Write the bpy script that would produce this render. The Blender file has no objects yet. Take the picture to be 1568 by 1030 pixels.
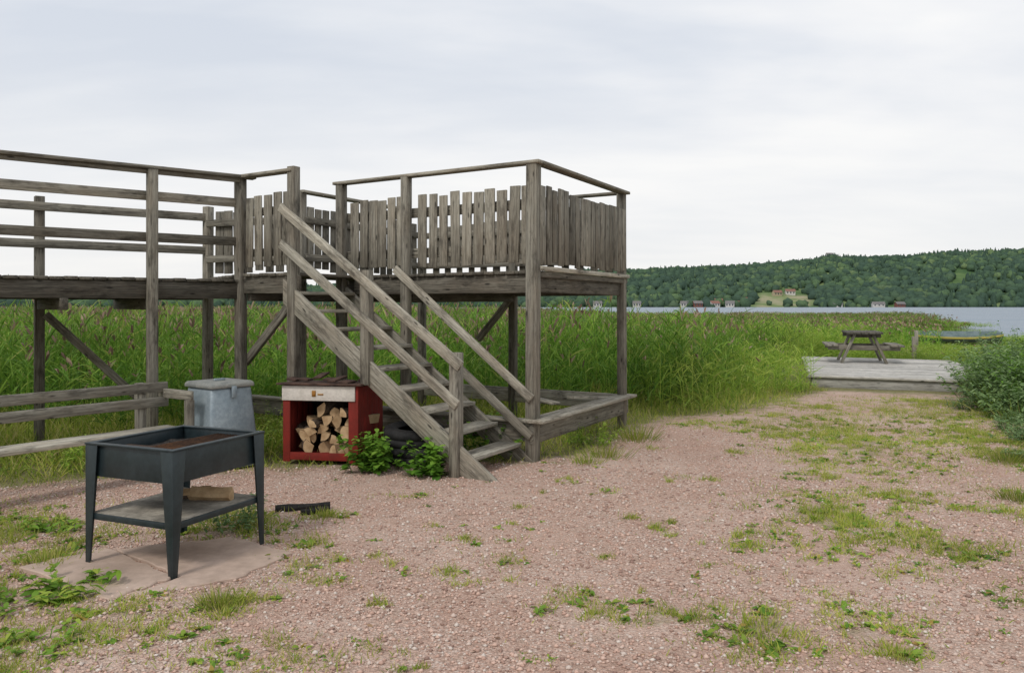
import bpy, math, random, bmesh
import numpy as np
from mathutils import Vector, Matrix
rng=np.random.default_rng(11); random.seed(11)
scene=bpy.context.scene
col=scene.collection
scene.view_settings.view_transform='Standard'
try: scene.view_settings.look='None'
except: pass
scene.view_settings.exposure=0
R=math.radians

# ------------------------------------------------------------------ helpers
class NT:
    def __init__(s,tree): s.t=tree; tree.nodes.clear()
    def n(s,typ,_p=None,**kw):
        nd=s.t.nodes.new(typ)
        if _p:
            for k,v in _p.items(): setattr(nd,k,v)
        for k,v in kw.items():
            k2=int(k[1:]) if k[0]=='i' and k[1:].isdigit() else k.replace('_',' ')
            if isinstance(v,bpy.types.NodeSocket): s.t.links.new(v,nd.inputs[k2])
            else: nd.inputs[k2].default_value=v
        return nd
    def attr(s,name):
        return s.n('ShaderNodeAttribute',{'attribute_name':name})
    def noise(s,vec,scale,detail=4,rough=.55):
        nd=s.n('ShaderNodeTexNoise',Scale=scale,Detail=detail,Roughness=rough)
        if vec is not None: s.t.links.new(vec,nd.inputs['Vector'])
        return nd
    def ramp(s,fac,stops):
        nd=s.n('ShaderNodeValToRGB'); s.t.links.new(fac,nd.inputs[0])
        e=nd.color_ramp.elements
        while len(e)<len(stops): e.new(.5)
        for i,(p,c) in enumerate(stops):
            e[i].position=p
            e[i].color=(c,c,c,1) if isinstance(c,(int,float)) else (*c,1)
        return nd.outputs[0]
    def mix(s,f,a,b,mode='MIX'):
        nd=s.t.nodes.new('ShaderNodeMix'); nd.data_type='RGBA'; nd.blend_type=mode
        for idx,v in ((0,f),(6,a),(7,b)):
            if isinstance(v,bpy.types.NodeSocket): s.t.links.new(v,nd.inputs[idx])
            elif idx==0: nd.inputs[0].default_value=v
            else: nd.inputs[idx].default_value=(*v,1) if not isinstance(v,(int,float)) else (v,v,v,1)
        return nd.outputs[2]
    def m(s,op,a,b=0.0,clamp=False):
        nd=s.t.nodes.new('ShaderNodeMath'); nd.operation=op; nd.use_clamp=clamp
        for i,v in enumerate((a,b)):
            if isinstance(v,bpy.types.NodeSocket): s.t.links.new(v,nd.inputs[i])
            else: nd.inputs[i].default_value=v
        return nd.outputs[0]
    def mapping(s,vec,scale,loc=(0,0,0)):
        nd=s.n('ShaderNodeMapping',Vector=vec,Scale=scale,Location=loc); return nd.outputs[0]
    def bsdf(s,color,rough=.8,bump=None,bs=.5,bd=.01,metal=0.,spec=.3):
        p=s.n('ShaderNodeBsdfPrincipled',Metallic=metal)
        p.inputs['Specular IOR Level'].default_value=spec
        for k,v in (('Base Color',color),('Roughness',rough)):
            if isinstance(v,bpy.types.NodeSocket): s.t.links.new(v,p.inputs[k])
            else: p.inputs[k].default_value=(*v,1) if k=='Base Color' else v
        if bump is not None:
            b=s.n('ShaderNodeBump',Strength=bs,Distance=bd,Height=bump)
            s.t.links.new(b.outputs[0],p.inputs['Normal'])
        return p
    def out(s,sh):
        o=s.n('ShaderNodeOutputMaterial'); s.t.links.new(sh,o.inputs[0])
def newmat(name):
    m=bpy.data.materials.new(name); m.use_nodes=True
    return m,NT(m.node_tree)

def npmesh(name,V,F,mats=(),attrs=None,smooth=False,matidx=None,parent=None,vec=None):
    V=np.asarray(V,np.float32).reshape(-1,3); F=np.asarray(F,np.int32)
    k=F.shape[1]; me=bpy.data.meshes.new(name)
    me.vertices.add(len(V)); me.vertices.foreach_set('co',V.ravel())
    me.loops.add(F.size); me.loops.foreach_set('vertex_index',F.ravel())
    me.polygons.add(len(F))
    me.polygons.foreach_set('loop_start',np.arange(0,F.size,k,dtype=np.int32))
    me.polygons.foreach_set('loop_total',np.full(len(F),k,np.int32))
    if matidx is not None: me.polygons.foreach_set('material_index',np.asarray(matidx,np.int32))
    if attrs:
        for n,a in attrs.items():
            at=me.attributes.new(n,'FLOAT','POINT'); at.data.foreach_set('value',np.asarray(a,np.float32).ravel())
    if vec:
        for n,a in vec.items():
            at=me.attributes.new(n,'FLOAT_VECTOR','POINT'); at.data.foreach_set('vector',np.asarray(a,np.float32).ravel())
    for m in mats: me.materials.append(m)
    me.update(calc_edges=True)
    if smooth: me.polygons.foreach_set('use_smooth',np.ones(len(F),bool))
    return me
def obj(name,me,parent=None,loc=(0,0,0),rot=(0,0,0),scale=(1,1,1)):
    o=bpy.data.objects.new(name,me); col.objects.link(o)
    o.location=loc; o.rotation_euler=rot; o.scale=scale
    if parent: o.parent=parent
    return o
def empty(name,loc=(0,0,0),rz=0):
    e=bpy.data.objects.new(name,None); col.objects.link(e); e.location=loc; e.rotation_euler=(0,0,rz); e.empty_display_size=.2
    return e

BOXF=[(0,3,2,1),(4,5,6,7),(0,1,5,4),(1,2,6,5),(2,3,7,6),(3,0,4,7)]
class PB:
    """boards: oriented boxes with per-board grain coordinates"""
    def __init__(s): s.V=[];s.F=[];s.G=[];s.T=[]
    def board(s,p0,p1,w,h,up=(0,0,1),tone=1.,jit=.004,taper=1.):
        p0=Vector(p0);p1=Vector(p1)
        j=lambda:Vector((random.uniform(-jit,jit),random.uniform(-jit,jit),random.uniform(-jit,jit)))
        p0=p0+j();p1=p1+j()
        d=p1-p0;L=d.length;d.normalize();up=Vector(up)
        sd=d.cross(up); sd.normalize(); u2=sd.cross(d)
        off=Vector((random.uniform(0,50),random.uniform(0,50),random.uniform(0,50)))
        b=len(s.V)
        ti=tone*random.uniform(.74,1.2)
        for (P,l,k) in ((p0,0,1.),(p1,L,taper)):
            for a,c in ((-1,-1),(1,-1),(1,1),(-1,1)):
                s.V.append(P+sd*(a*w*k/2)+u2*(c*h*k/2))
                s.G.append((l+off.x,a*w/2+off.y,c*h/2+off.z)); s.T.append(ti)
        s.F+=[tuple(b+i for i in f) for f in BOXF]
    def build(s,name,mat,parent=None,bevel=.004):
        me=npmesh(name,[tuple(v) for v in s.V],s.F,[mat],{'tint':s.T},vec={'gc':s.G})
        o=obj(name,me,parent)
        if bevel:
            md=o.modifiers.new('bev','BEVEL'); md.width=bevel; md.segments=1; md.limit_method='ANGLE'
        return o

def strips(base,dirv,L,W,droop,segs,prof,flat=False):
    N=len(base); t=np.linspace(0,1,segs+1)
    dirv=dirv/np.linalg.norm(dirv,axis=1,keepdims=True)
    P=base[:,None,:]+dirv[:,None,:]*(L[:,None]*t)[:,:,None]
    P[:,:,2]-=(droop*L)[:,None]*t**2
    if flat: rv=np.tile([0,0,1.],(N,1))+rng.normal(0,.25,(N,3))
    else: rv=rng.normal(0,1,(N,3))
    sd=np.cross(dirv,rv); sd/=np.linalg.norm(sd,axis=1,keepdims=True)+1e-9
    w=W[:,None]*np.asarray([prof(x) for x in t])[None,:]/2
    A=P-sd[:,None,:]*w[:,:,None]; B=P+sd[:,None,:]*w[:,:,None]
    V=np.stack([A,B],2).reshape(-1,3)
    b=(np.arange(N)*(segs+1)*2)[:,None]+(np.arange(segs)*2)[None,:]
    F=np.stack([b,b+1,b+3,b+2],2).reshape(-1,4)
    rnd=np.repeat(rng.random(N),(segs+1)*2)
    T=np.tile(np.repeat(t,2),N)
    return V,F,rnd,T
class Acc:
    def __init__(s): s.V=[];s.F=[];s.a={};s.M=[];s.n=0
    def add(s,V,F,mat=0,**at):
        s.V.append(V);s.F.append(F+s.n);s.n+=len(V);s.M.append(np.full(len(F),mat))
        for k,v in at.items(): s.a.setdefault(k,[]).append(v)
    def mesh(s,name,mats,smooth=False):
        return npmesh(name,np.concatenate(s.V),np.concatenate(s.F),mats,{k:np.concatenate(v) for k,v in s.a.items()},smooth,np.concatenate(s.M))
bladep=lambda t:max(.06,1-t**1.5)
def ldisk(t): return math.sin(math.pi*min(.97,max(.06,t)))**.7

_perm=rng.random((256,256))
def vnoise(x,y,s=1.):
    x=np.asarray(x)*s+57.3;y=np.asarray(y)*s+31.7
    xi=np.floor(x).astype(int);yi=np.floor(y).astype(int);fx=x-xi;fy=y-yi
    fx=fx*fx*(3-2*fx);fy=fy*fy*(3-2*fy)
    g=lambda a,b:_perm[a%256,b%256]
    return (g(xi,yi)*(1-fx)+g(xi+1,yi)*fx)*(1-fy)+(g(xi,yi+1)*(1-fx)+g(xi+1,yi+1)*fx)*fy
def fbm(x,y,s=1.): return .55*vnoise(x,y,s)+.3*vnoise(x,y,s*2.1)+.15*vnoise(x,y,s*4.3)

# ------------------------------------------------------------------ materials
def wood_mat(name,dark,light,rough=.85,warm=(.25,.205,.15)):
    m,n=newmat(name)
    g=n.attr('gc').outputs['Vector']
    grain=n.noise(n.mapping(g,(1.6,45,45)),1.,4,.65).outputs[0]
    fine=n.noise(n.mapping(g,(7,160,160)),1.,2,.6).outputs[0]
    blot=n.noise(n.mapping(g,(2.2,6,6)),1.,3,.6).outputs[0]
    c=n.ramp(grain,[(.28,dark),(.5,tuple(a*.4+b*.6 for a,b in zip(dark,light))),(.72,light)])
    c=n.mix(n.ramp(blot,[(.42,0.),(.75,.6)]),c,warm)
    c=n.mix(n.ramp(fine,[(.3,.6),(.5,0.)]),c,tuple(x*.35 for x in dark))
    st=n.noise(n.mapping(g,(3,9,9),(9,3,1)),1.,4,.7).outputs[0]
    c=n.mix(n.ramp(st,[(.52,0.),(.70,.8)]),c,tuple(x*.5 for x in dark))
    c=n.mix(n.ramp(st,[(.28,.45),(.40,0.)]),c,tuple(min(1,x*1.25) for x in light))
    vo=n.n('ShaderNodeTexVoronoi',Vector=n.mapping(g,(3.2,11,11)),Scale=1.)
    c=n.mix(n.ramp(vo.outputs['Distance'],[(.07,.85),(.14,0.)]),c,tuple(x*.3 for x in dark))
    t=n.attr('tint').outputs['Fac']
    tc=n.n('ShaderNodeCombineColor',i0=t,i1=t,i2=t).outputs[0]
    c=n.mix(1.,c,tc,'MULTIPLY')
    h=n.m('ADD',grain,n.m('MULTIPLY',fine,.6))
    n.out(n.bsdf(c,rough,h,.8,.008,spec=.2).outputs[0]); return m
M_wood=wood_mat('weathered_wood',(.125,.112,.09),(.43,.405,.335))
M_wood_dark=wood_mat('weathered_wood_dark',(.065,.058,.048),(.26,.24,.195),warm=(.13,.105,.078))
M_deckwood=wood_mat('jetty_wood',(.26,.25,.23),(.60,.58,.54),warm=(.40,.37,.31))

def leaf_mat(name,stops,trans=.35,base=None,basepos=.35,rough=.6,worldvar=.0,amp=1.1,off=.45):
    m,n=newmat(name)
    c=n.ramp(n.attr('rnd').outputs['Fac'],stops)
    oi=n.n('ShaderNodeObjectInfo').outputs['Random']
    v=n.m('ADD',n.m('MULTIPLY',oi,.4),.8)
    if worldvar:
        geo=n.n('ShaderNodeNewGeometry').outputs['Position']
        w=n.noise(geo,worldvar,1).outputs[0]
        v=n.m('MULTIPLY',v,n.m('ADD',n.m('MULTIPLY',w,amp),off))
    c=n.mix(1.,c,n.n('ShaderNodeCombineColor',i0=v,i1=v,i2=v).outputs[0],'MULTIPLY')
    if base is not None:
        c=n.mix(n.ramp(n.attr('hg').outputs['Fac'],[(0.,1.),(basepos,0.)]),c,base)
    p=n.bsdf(c,rough,spec=.25)
    tr=n.n('ShaderNodeBsdfTranslucent',Color=c)
    mx=n.n('ShaderNodeMixShader',i0=trans,i1=p.outputs[0],i2=tr.outputs[0])
    n.out(mx.outputs[0]); return m
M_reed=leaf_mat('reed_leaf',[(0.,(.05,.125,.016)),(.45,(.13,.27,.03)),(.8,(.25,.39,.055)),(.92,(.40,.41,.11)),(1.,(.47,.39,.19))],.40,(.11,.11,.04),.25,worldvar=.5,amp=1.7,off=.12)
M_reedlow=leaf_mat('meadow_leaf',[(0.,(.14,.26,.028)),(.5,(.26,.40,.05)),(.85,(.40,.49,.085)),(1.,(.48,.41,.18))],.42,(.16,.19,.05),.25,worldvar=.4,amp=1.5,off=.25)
M_plume=leaf_mat('reed_plume',[(0.,(.16,.10,.075)),(.6,(.27,.18,.13)),(1.,(.40,.31,.21))],.2)
M_grass=leaf_mat('grass_blade',[(0.,(.16,.25,.03)),(.4,(.29,.37,.05)),(.75,(.44,.45,.09)),(1.,(.52,.44,.2))],.35,worldvar=.8)
M_weed=leaf_mat('weed_leaf',[(0.,(.10,.21,.025)),(.5,(.20,.35,.04)),(.85,(.38,.45,.07)),(1.,(.40,.25,.07))],.35,worldvar=.8)
M_shrub=leaf_mat('shrub_leaf',[(0.,(.05,.13,.015)),(.5,(.12,.26,.025)),(1.,(.26,.42,.06))],.35)
M_sage=leaf_mat('mugwort_leaf',[(0.,(.09,.16,.05)),(.5,(.16,.26,.09)),(1.,(.28,.38,.16))],.3)

def gravel_nodes(n,pos):
    v1=n.n('ShaderNodeTexVoronoi',Vector=pos,Scale=62.)
    v2=n.n('ShaderNodeTexVoronoi',Vector=pos,Scale=125.)
    sep=n.n('ShaderNodeSeparateColor',Color=v1.outputs['Color'])
    c=n.ramp(sep.outputs[0],[(0.,(.38,.235,.18)),(.3,(.56,.37,.29)),(.6,(.66,.465,.37)),(.85,(.67,.53,.45)),(1.,(.76,.66,.58))])
    sep2=n.n('ShaderNodeSeparateColor',Color=v2.outputs['Color'])
    c2=n.ramp(sep2.outputs[1],[(0.,(.30,.20,.155)),(.5,(.61,.42,.33)),(1.,(.73,.58,.49))])
    c=n.mix(.4,c,c2)
    edge=n.ramp(v1.outputs['Distance'],[(.3,0.),(.8,.55)])
    c=n.mix(edge,c,(.23,.15,.115))
    big=n.noise(pos,.7,4,.6).outputs[0]
    c=n.mix(n.ramp(big,[(.45,0.),(.7,.5)]),c,(.70,.555,.46))
    b2=n.noise(n.mapping(pos,(1,1,1),(7,3,0)),1.6,5,.65).outputs[0]
    c=n.mix(n.ramp(b2,[(.46,0.),(.68,.6)]),c,(.45,.285,.215))
    b3=n.noise(n.mapping(pos,(1,1,1),(2,9,0)),6.,5,.7).outputs[0]
    c=n.mix(n.ramp(b3,[(.5,0.),(.75,.55)]),c,(.34,.26,.195))
    h=n.m('ADD',n.m('MULTIPLY',v1.outputs['Distance'],-1.),n.m('MULTIPLY',v2.outputs['Distance'],-.5))
    return c,h
M_ground,n=newmat('ground')
pos=n.n('ShaderNodeNewGeometry').outputs['Position']
gc,gh=gravel_nodes(n,pos)
ns=n.noise(pos,3.5,5,.7).outputs[0]
soil=n.ramp(n.noise(pos,22,4,.7).outputs[0],[(.3,(.12,.10,.055)),(.55,(.24,.23,.10)),(.75,(.34,.36,.13))])
fac=n.ramp(n.m('ADD',n.attr('grass').outputs['Fac'],n.m('MULTIPLY',n.m('SUBTRACT',ns,.5),1.5)),[(.40,0.),(.75,.95)])
c=n.mix(fac,gc,soil)
n.out(n.bsdf(c,.95,gh,.9,.014,spec=.15).outputs[0])

M_peb,n=newmat('pebble')
c=n.ramp(n.attr('rnd').outputs['Fac'],[(0.,(.28,.18,.145)),(.3,(.50,.33,.26)),(.6,(.62,.435,.35)),(.9,(.57,.49,.43)),(1.,(.68,.60,.53))])
n.out(n.bsdf(c,.85,spec=.2).outputs[0])

M_water,n=newmat('lake_water')
pos=n.n('ShaderNodeNewGeometry').outputs['Position']
w=n.noise(n.mapping(pos,(.25,1.2,1)),1.,4,.6).outputs[0]
w2=n.noise(n.mapping(pos,(.012,.05,1)),1.,3,.6).outputs[0]
p=n.bsdf(n.mix(w2,(.11,.155,.20),(.19,.25,.31)),n.m('ADD',n.m('MULTIPLY',w2,.25),.22),w,1.,.4,spec=.45)
n.out(p.outputs[0])

def simple(name,c1,c2,scale=8,rough=.7,metal=0.,bs=.3,spec=.3,bd=.004,lo=.35,hi=.65):
    m,n=newmat(name)
    tc=n.n('ShaderNodeTexCoord').outputs['Object']
    f=n.noise(tc,scale,6,.65).outputs[0]
    f2=n.noise(tc,scale*7,4,.6).outputs[0]
    c=n.mix(n.ramp(f,[(lo,0.),(hi,1.)]),c1,c2)
    c=n.mix(n.ramp(f2,[(.35,.35),(.6,0.)]),c,tuple(x*.55 for x in c1))
    n.out(n.bsdf(c,rough,f2,bs,bd,metal,spec).outputs[0]); return m
M_blackpaint=simple('grill_painted_steel',(.014,.024,.028),(.028,.043,.049),5,.38,.1,.15,.5)
M_rust=simple('rusty_steel',(.05,.03,.02),(.16,.075,.035),9,.85)
M_ash=simple('charcoal_ash',(.02,.018,.016),(.10,.085,.075),30,.95,0,1.,bd=.02)
M_shelf=simple('shelf_plywood',(.16,.145,.12),(.44,.40,.33),4,.85)
M_slab=simple('concrete_slab',(.56,.43,.35),(.38,.285,.225),2.2,.9,0,.7,.2)
M_red=simple('red_paint',(.24,.026,.018),(.15,.022,.016),6,.75,0,.3,.2)
M_white=simple('white_paint',(.66,.62,.56),(.48,.44,.38),6,.6,lo=.45,hi=.8)
M_felt=simple('roofing_felt',(.04,.026,.022),(.13,.075,.055),12,.9)
M_galv=simple('galvanised_steel',(.22,.28,.32),(.33,.39,.425),4,.45,.3,.08,.5)
M_galvlid=simple('aged_lid',(.22,.23,.22),(.38,.38,.34),6,.55,.2)
M_rubber=simple('tyre_rubber',(.012,.012,.013),(.035,.034,.033),10,.8)
M_logend=simple('split_wood',(.60,.43,.25),(.36,.23,.12),10,.85,0,.6)
M_bark=simple('bark',(.06,.04,.028),(.20,.15,.11),16,.95,0,1.,bd=.01)
M_char=simple('charred_wood',(.008,.008,.008),(.03,.027,.025),20,.8,0,1.,bd=.01)
M_emblem=simple('emblem',(.45,.25,.04),(.3,.12,.03),20)
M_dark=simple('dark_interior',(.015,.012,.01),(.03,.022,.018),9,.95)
M_yellow=simple('yellow_gunwale',(.50,.42,.08),(.40,.33,.09),4,.5)
M_hull=simple('dark_hull',(.05,.07,.06),(.10,.13,.11),3,.6)
M_tarp=simple('tarpaulin',(.08,.12,.115),(.17,.22,.22),3,.6)

# ------------------------------------------------------------------ camera, light, sky
cam=bpy.data.cameras.new('camera'); co=bpy.data.objects.new('camera',cam); col.objects.link(co)
co.location=(0,0,1.6); co.rotation_euler=(R(90),0,0)
cam.lens=28; cam.sensor_width=36; cam.shift_y=-.030; cam.clip_start=.05; cam.clip_end=20000
scene.camera=co
sun=bpy.data.lights.new('sun','SUN'); so=bpy.data.objects.new('sun',sun); col.objects.link(so)
sun.energy=1.5; sun.angle=R(12); sun.color=(1,.945,.87)
el=R(46); az=R(212)
sdir=Vector((math.sin(az)*math.cos(el),math.cos(az)*math.cos(el),math.sin(el)))
so.rotation_euler=sdir.to_track_quat('Z','Y').to_euler(); so.location=(-5,-5,12)
w=bpy.data.worlds.new('World'); scene.world=w; w.use_nodes=True
n=NT(w.node_tree)
sky=n.n('ShaderNodeTexSky',{'sky_type':'NISHITA','sun_disc':False,'sun_elevation':el,'sun_rotation':az,'air_density':1.0,'dust_density':2.0})
d=n.n('ShaderNodeTexCoord').outputs['Generated']
sx=n.n('ShaderNodeSeparateXYZ',Vector=d)
z=n.m('MAXIMUM',sx.outputs[2],0.0); zz=n.m('ADD',z,.16)
cv=n.n('ShaderNodeCombineXYZ',X=n.m('DIVIDE',sx.outputs[0],zz),Y=n.m('DIVIDE',sx.outputs[1],zz),Z=0.).outputs[0]
n1=n.noise(n.mapping(cv,(.5,.9,1),(3.1,1.7,0)),1.,4,.5)
n1.inputs['Distortion'].default_value=.5
n2=n.noise(n.mapping(cv,(1.3,2.8,1),(.4,5.2,0)),1.,5,.55)
f=n.m('ADD',n.m('MULTIPLY',n1.outputs[0],.72),n.m('MULTIPLY',n2.outputs[0],.28))
cl=n.ramp(f,[(.36,(6.5,7.1,8.1)),(.45,(7.5,7.95,8.7)),(.53,(8.8,9.0,9.4)),(.62,(10.0,10.0,10.0))])
hz=n.ramp(z,[(0.,.85),(.10,.6),(.28,.2),(.6,0.)])
cl=n.mix(hz,cl,(9.8,9.65,9.4))
mixs=n.mix(.94,sky.outputs[0],cl)
bg=n.n('ShaderNodeBackground',Color=mixs,Strength=.1)
o=n.n('ShaderNodeOutputWorld'); n.t.links.new(bg.outputs[0],o.inputs[0])

# ------------------------------------------------------------------ ground sheet
poly=np.array([(-7,-3),(-6.2,5.4),(-4.6,6.9),(-3,7.6),(-1.2,8.1),(0,8.0),(.7,8.4),(1.7,10.6),(2.3,11.3),(3.4,11.9),(4.6,13.2),(5.8,14.8),(8.9,14.0),(8.3,11.5),(8.2,8.5),(9,5),(9,-3)],float)
def sdpoly(X,Y):
    X=np.asarray(X,float);Y=np.asarray(Y,float)
    dmin=np.full(X.shape,1e9); ins=np.zeros(X.shape,bool)
    for i in range(len(poly)):
        a=poly[i];b=poly[(i+1)%len(poly)];e=b-a
        wx=X-a[0];wy=Y-a[1];t=np.clip((wx*e[0]+wy*e[1])/(e@e),0,1)
        dmin=np.minimum(dmin,np.hypot(wx-t*e[0],wy-t*e[1]))
        c=((a[1]>Y)!=(b[1]>Y))&(X<(b[0]-a[0])*(Y-a[1])/(b[1]-a[1]+1e-12)+a[0]); ins^=c
    return np.where(ins,-dmin,dmin)
patches=[(2.45,5.95,.45,.75,1.),(2.1,5.3,.35,.3,.8),(3.9,9.0,.75,1.3,.9),(4.3,10.5,.7,1.,.7),(3.2,8.0,.4,.5,.6),(1.25,3.95,.36,.28,1.),(.85,4.15,.3,.2,.9),(1.78,3.7,.18,.12,1.),
(.38,4.3,.22,.28,.8),(-.02,5.2,.16,.22,.7),(-.35,5.4,.2,.12,.5),(5.2,8.3,.35,.5,1.),(4.3,6.6,.25,.4,1.),(4.1,5.7,.3,.4,1.),(3.5,4.9,.25,.3,.9),(2.9,4.2,.35,.3,.7),(5.6,9.6,.6,.9,.9),(6.4,11.5,1.,1.2,.8),(3.4,3.6,.6,.5,.5),
(-2.45,4.35,.32,.2,1.),(-2.15,3.9,.5,.3,.8),(-2.6,3.6,.6,.4,.9),(-1.55,4.25,.14,.14,1.),(-1.6,3.85,.2,.15,.6),(-2.0,5.8,.35,.3,1.),(-1.45,6.1,.22,.12,1.),(-3.6,5.7,.7,.6,.9),(-3.3,4.8,.5,.5,.8),(-2.9,5.2,.3,.5,.8),(-1.15,3.6,.35,.15,.5),(-.6,3.75,.15,.1,.6),(-1.75,5.0,.3,.15,.8),(-1.2,4.7,.2,.15,.5),
(.5,7.2,.15,.12,.6),(.9,6.0,.06,.05,1.),(.6,5.1,.06,.05,.7),(-.9,6.7,.25,.1,.4),(1.6,9.0,.1,.1,.7),(2.6,10.7,.5,.4,.6),(4.8,12.6,.7,.6,.9),(6.8,13.2,1.3,.7,.9)]
rp=random.Random(5)
for _ in range(75):
    y_=rp.uniform(3.6,12.5);x_=rp.uniform(.28,.62)*y_; r_=rp.uniform(.06,.22)*(1+(y_-4)*.06); patches.append((x_,y_,r_*rp.uniform(.8,1.6),r_,rp.uniform(.4,1.)))
for _ in range(46):
    y_=rp.uniform(3.4,6.4);x_=rp.uniform(-.66,-.22)*y_; r_=rp.uniform(.05,.17); patches.append((x_,y_,r_*rp.uniform(.8,1.5),r_,rp.uniform(.5,1.)))
for _ in range(34):
    y_=rp.uniform(3.4,7.4);x_=rp.uniform(-.2,.3)*y_; r_=rp.uniform(.02,.08); patches.append((x_,y_,r_*rp.uniform(.8,1.5),r_,rp.uniform(.4,.9)))
def patchd(X,Y):
    r=np.zeros(np.shape(X))
    for (px,py,rx,ry,dn) in patches:
        q=((X-px)/rx)**2+((Y-py)/ry)**2
        r=np.maximum(r,dn*np.exp(-q*1.1))
    return r
def lake_x(Y): return .535*Y+1.2
def is_lake(X,Y): return ((Y>40)&(X>lake_x(Y)))|(Y>82)|(X>60)
def lines(a,lo,hi,step,b): return np.array(list(a)+list(np.arange(lo,hi,step))+list(b),float)
xs=lines([-4000,-2000,-1000,-500,-250,-150,-100,-70,-50,-38,-30,-24,-19,-15,-12.5,-10.5],-9,11.5,.14,[12,13,14,16,18,20,22,24,26,28,30,33,36,40,44,48,54,60,66,80,110,160,300,600,1200,4000])
ys=lines([-60,-20,-8,-3,0],1,17,.14,[17.5,18,19,20,22,24,26,28,30,33,36,40,41,43,46,50,54,58,62,68,74,80,86,95,120,300,1000,6000])
XX,YY=np.meshgrid(xs,ys)
Z=(fbm(XX,YY,.6)-.5)*.07*(np.hypot(XX,YY)<30)
sd=sdpoly(XX,YY)
Z-=np.clip(sd,0,3)*.02
lake=is_lake(XX,YY)
Z=np.where(lake,-1.2,Z)
Z=np.where((np.abs(XX)>200)|(YY>100),-3.,Z)
G=np.clip(.5+sd*.8,0,1.3)
G=np.maximum(G,patchd(XX,YY)*.62)
G=np.maximum(G,np.clip((XX-5.2)/3,0,1)*.5*(YY<15))
nx,ny=len(xs),len(ys)
idx=np.arange(nx*ny).reshape(ny,nx)
F=np.stack([idx[:-1,:-1],idx[:-1,1:],idx[1:,1:],idx[1:,:-1]],2).reshape(-1,4)
obj('ground',npmesh('ground',np.stack([XX,YY,Z],2),F,[M_ground],{'grass':G.ravel()},True))
def gz(X,Y):
    return (fbm(X,Y,.6)-.5)*.07-np.clip(sdpoly(X,Y),0,3)*.02
lk=obj('lake',npmesh('lake',[(-6000,20,-.32),(6000,20,-.32),(6000,9000,-.32),(-6000,9000,-.32)],[(0,1,2,3)],[M_water]))

# pebbles
N=110000
X=rng.uniform(-5,6.5,N);Y=2.6+rng.random(N)**1.6*8
ok=(sdpoly(X,Y)<.1)&(patchd(X,Y)<.7)&(fbm(X,Y,1.3)+rng.random(N)*.5>.5); X=X[ok];Y=Y[ok];N=len(X)
s=np.minimum(rng.gamma(3.,.0021,N)+.003,.020)
octa=np.array([(1,0,0),(0,1,0),(-1,0,0),(0,-1,0),(0,0,1),(0,0,-1)],float)
of=np.array([(0,1,4),(1,2,4),(2,3,4),(3,0,4),(1,0,5),(2,1,5),(3,2,5),(0,3,5)])
ang=rng.uniform(0,6.28,N)
V=octa[None]*rng.uniform(.65,1.25,(N,6,1))
V[:,:,2]*=.6
ca,sa=np.cos(ang)[:,None],np.sin(ang)[:,None]
V=np.stack([V[:,:,0]*ca-V[:,:,1]*sa,V[:,:,0]*sa+V[:,:,1]*ca,V[:,:,2]],2)*s[:,None,None]
V+=np.stack([X,Y,gz(X,Y)+s*.2],1)[:,None,:]
Fp=(np.arange(N)*6)[:,None,None]+of[None]
obj('gravel',npmesh('gravel',V,Fp.reshape(-1,3),[M_peb],{'rnd':np.repeat(rng.random(N),6)},True))

# ------------------------------------------------------------------ grass and weeds
N=420000
X=rng.uniform(-9,11,N);Y=2.6+rng.random(N)**.9*13.5
sdv=sdpoly(X,Y); nz=fbm(X,Y,2.2); nf=vnoise(X,Y,9.)
rightmix=np.clip((X-4)/3,0,1)*.5
dens=np.where(sdv>0,.42,np.clip(.35+sdv*1.3,0,.35)*(nz>.5)+rightmix*(nz>.52)*.5+.010*(nf>.75))
ok=(rng.random(N)<dens*.75)
X=X[ok];Y=Y[ok];sdv=sdv[ok]
PX=[X];PY=[Y];PS=[sdv];PK=[np.zeros(len(X))]
for (px,py,rx,ry,dn) in patches:
    k=int(min(9000,60+14000*rx*ry*dn))
    x_=px+rng.normal(0,rx*.62,k);y_=py+rng.normal(0,ry*.62,k)
    keep=(vnoise(x_,y_,14.)*.6+vnoise(x_,y_,5.)*.4>rng.uniform(.38,.52));x_=x_[keep];y_=y_[keep]
    PX.append(x_);PY.append(y_);PS.append(np.full(len(x_),-1.));PK.append(np.full(len(x_),dn))
X=np.concatenate(PX);Y=np.concatenate(PY);sdv=np.concatenate(PS);pk=np.concatenate(PK)
ok=~((X>5.9)&(Y>14.2))&~((np.abs(X+2.2)<.7)&(np.abs(Y-4.95)<.45)); X=X[ok];Y=Y[ok];sdv=sdv[ok];pk=pk[ok];N=len(X)
h=np.where(sdv>0,.07+np.clip(sdv,0,1.5)*.13,.020+.032*pk*(.3+1.2*vnoise(X,Y,3.)))*rng.uniform(.5,1.7,N)
d=np.stack([rng.normal(0,.5,N),rng.normal(0,.5,N),np.ones(N)],1)
V,F,r,T=strips(np.stack([X,Y,gz(X,Y)-.004],1),d,h,.004+.03*h*rng.uniform(.6,1.3,N),rng.uniform(0,.5,N),2,bladep)
obj('grass',npmesh('grass',V,F,[M_grass],{'rnd':r,'hg':T}))
N=11000
X=rng.uniform(-5,7,N);Y=2.8+rng.random(N)**1.1*9
pd=patchd(X,Y);sdv=sdpoly(X,Y);nf=vnoise(X,Y,5.)
ok=(sdv<.3)&(rng.random(N)<(pd>.2)*.6*(nf>.35)+.016)&~((np.abs(X+2.2)<.6)&(np.abs(Y-4.95)<.4))
X=X[ok];Y=Y[ok];pd=pd[ok];N=len(X);k=9
sz=np.repeat(rng.uniform(.010,.030,N)*(1+.5*pd),k)
a=rng.uniform(0,6.28,N*k);up=rng.uniform(.1,.9,N*k)
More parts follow.
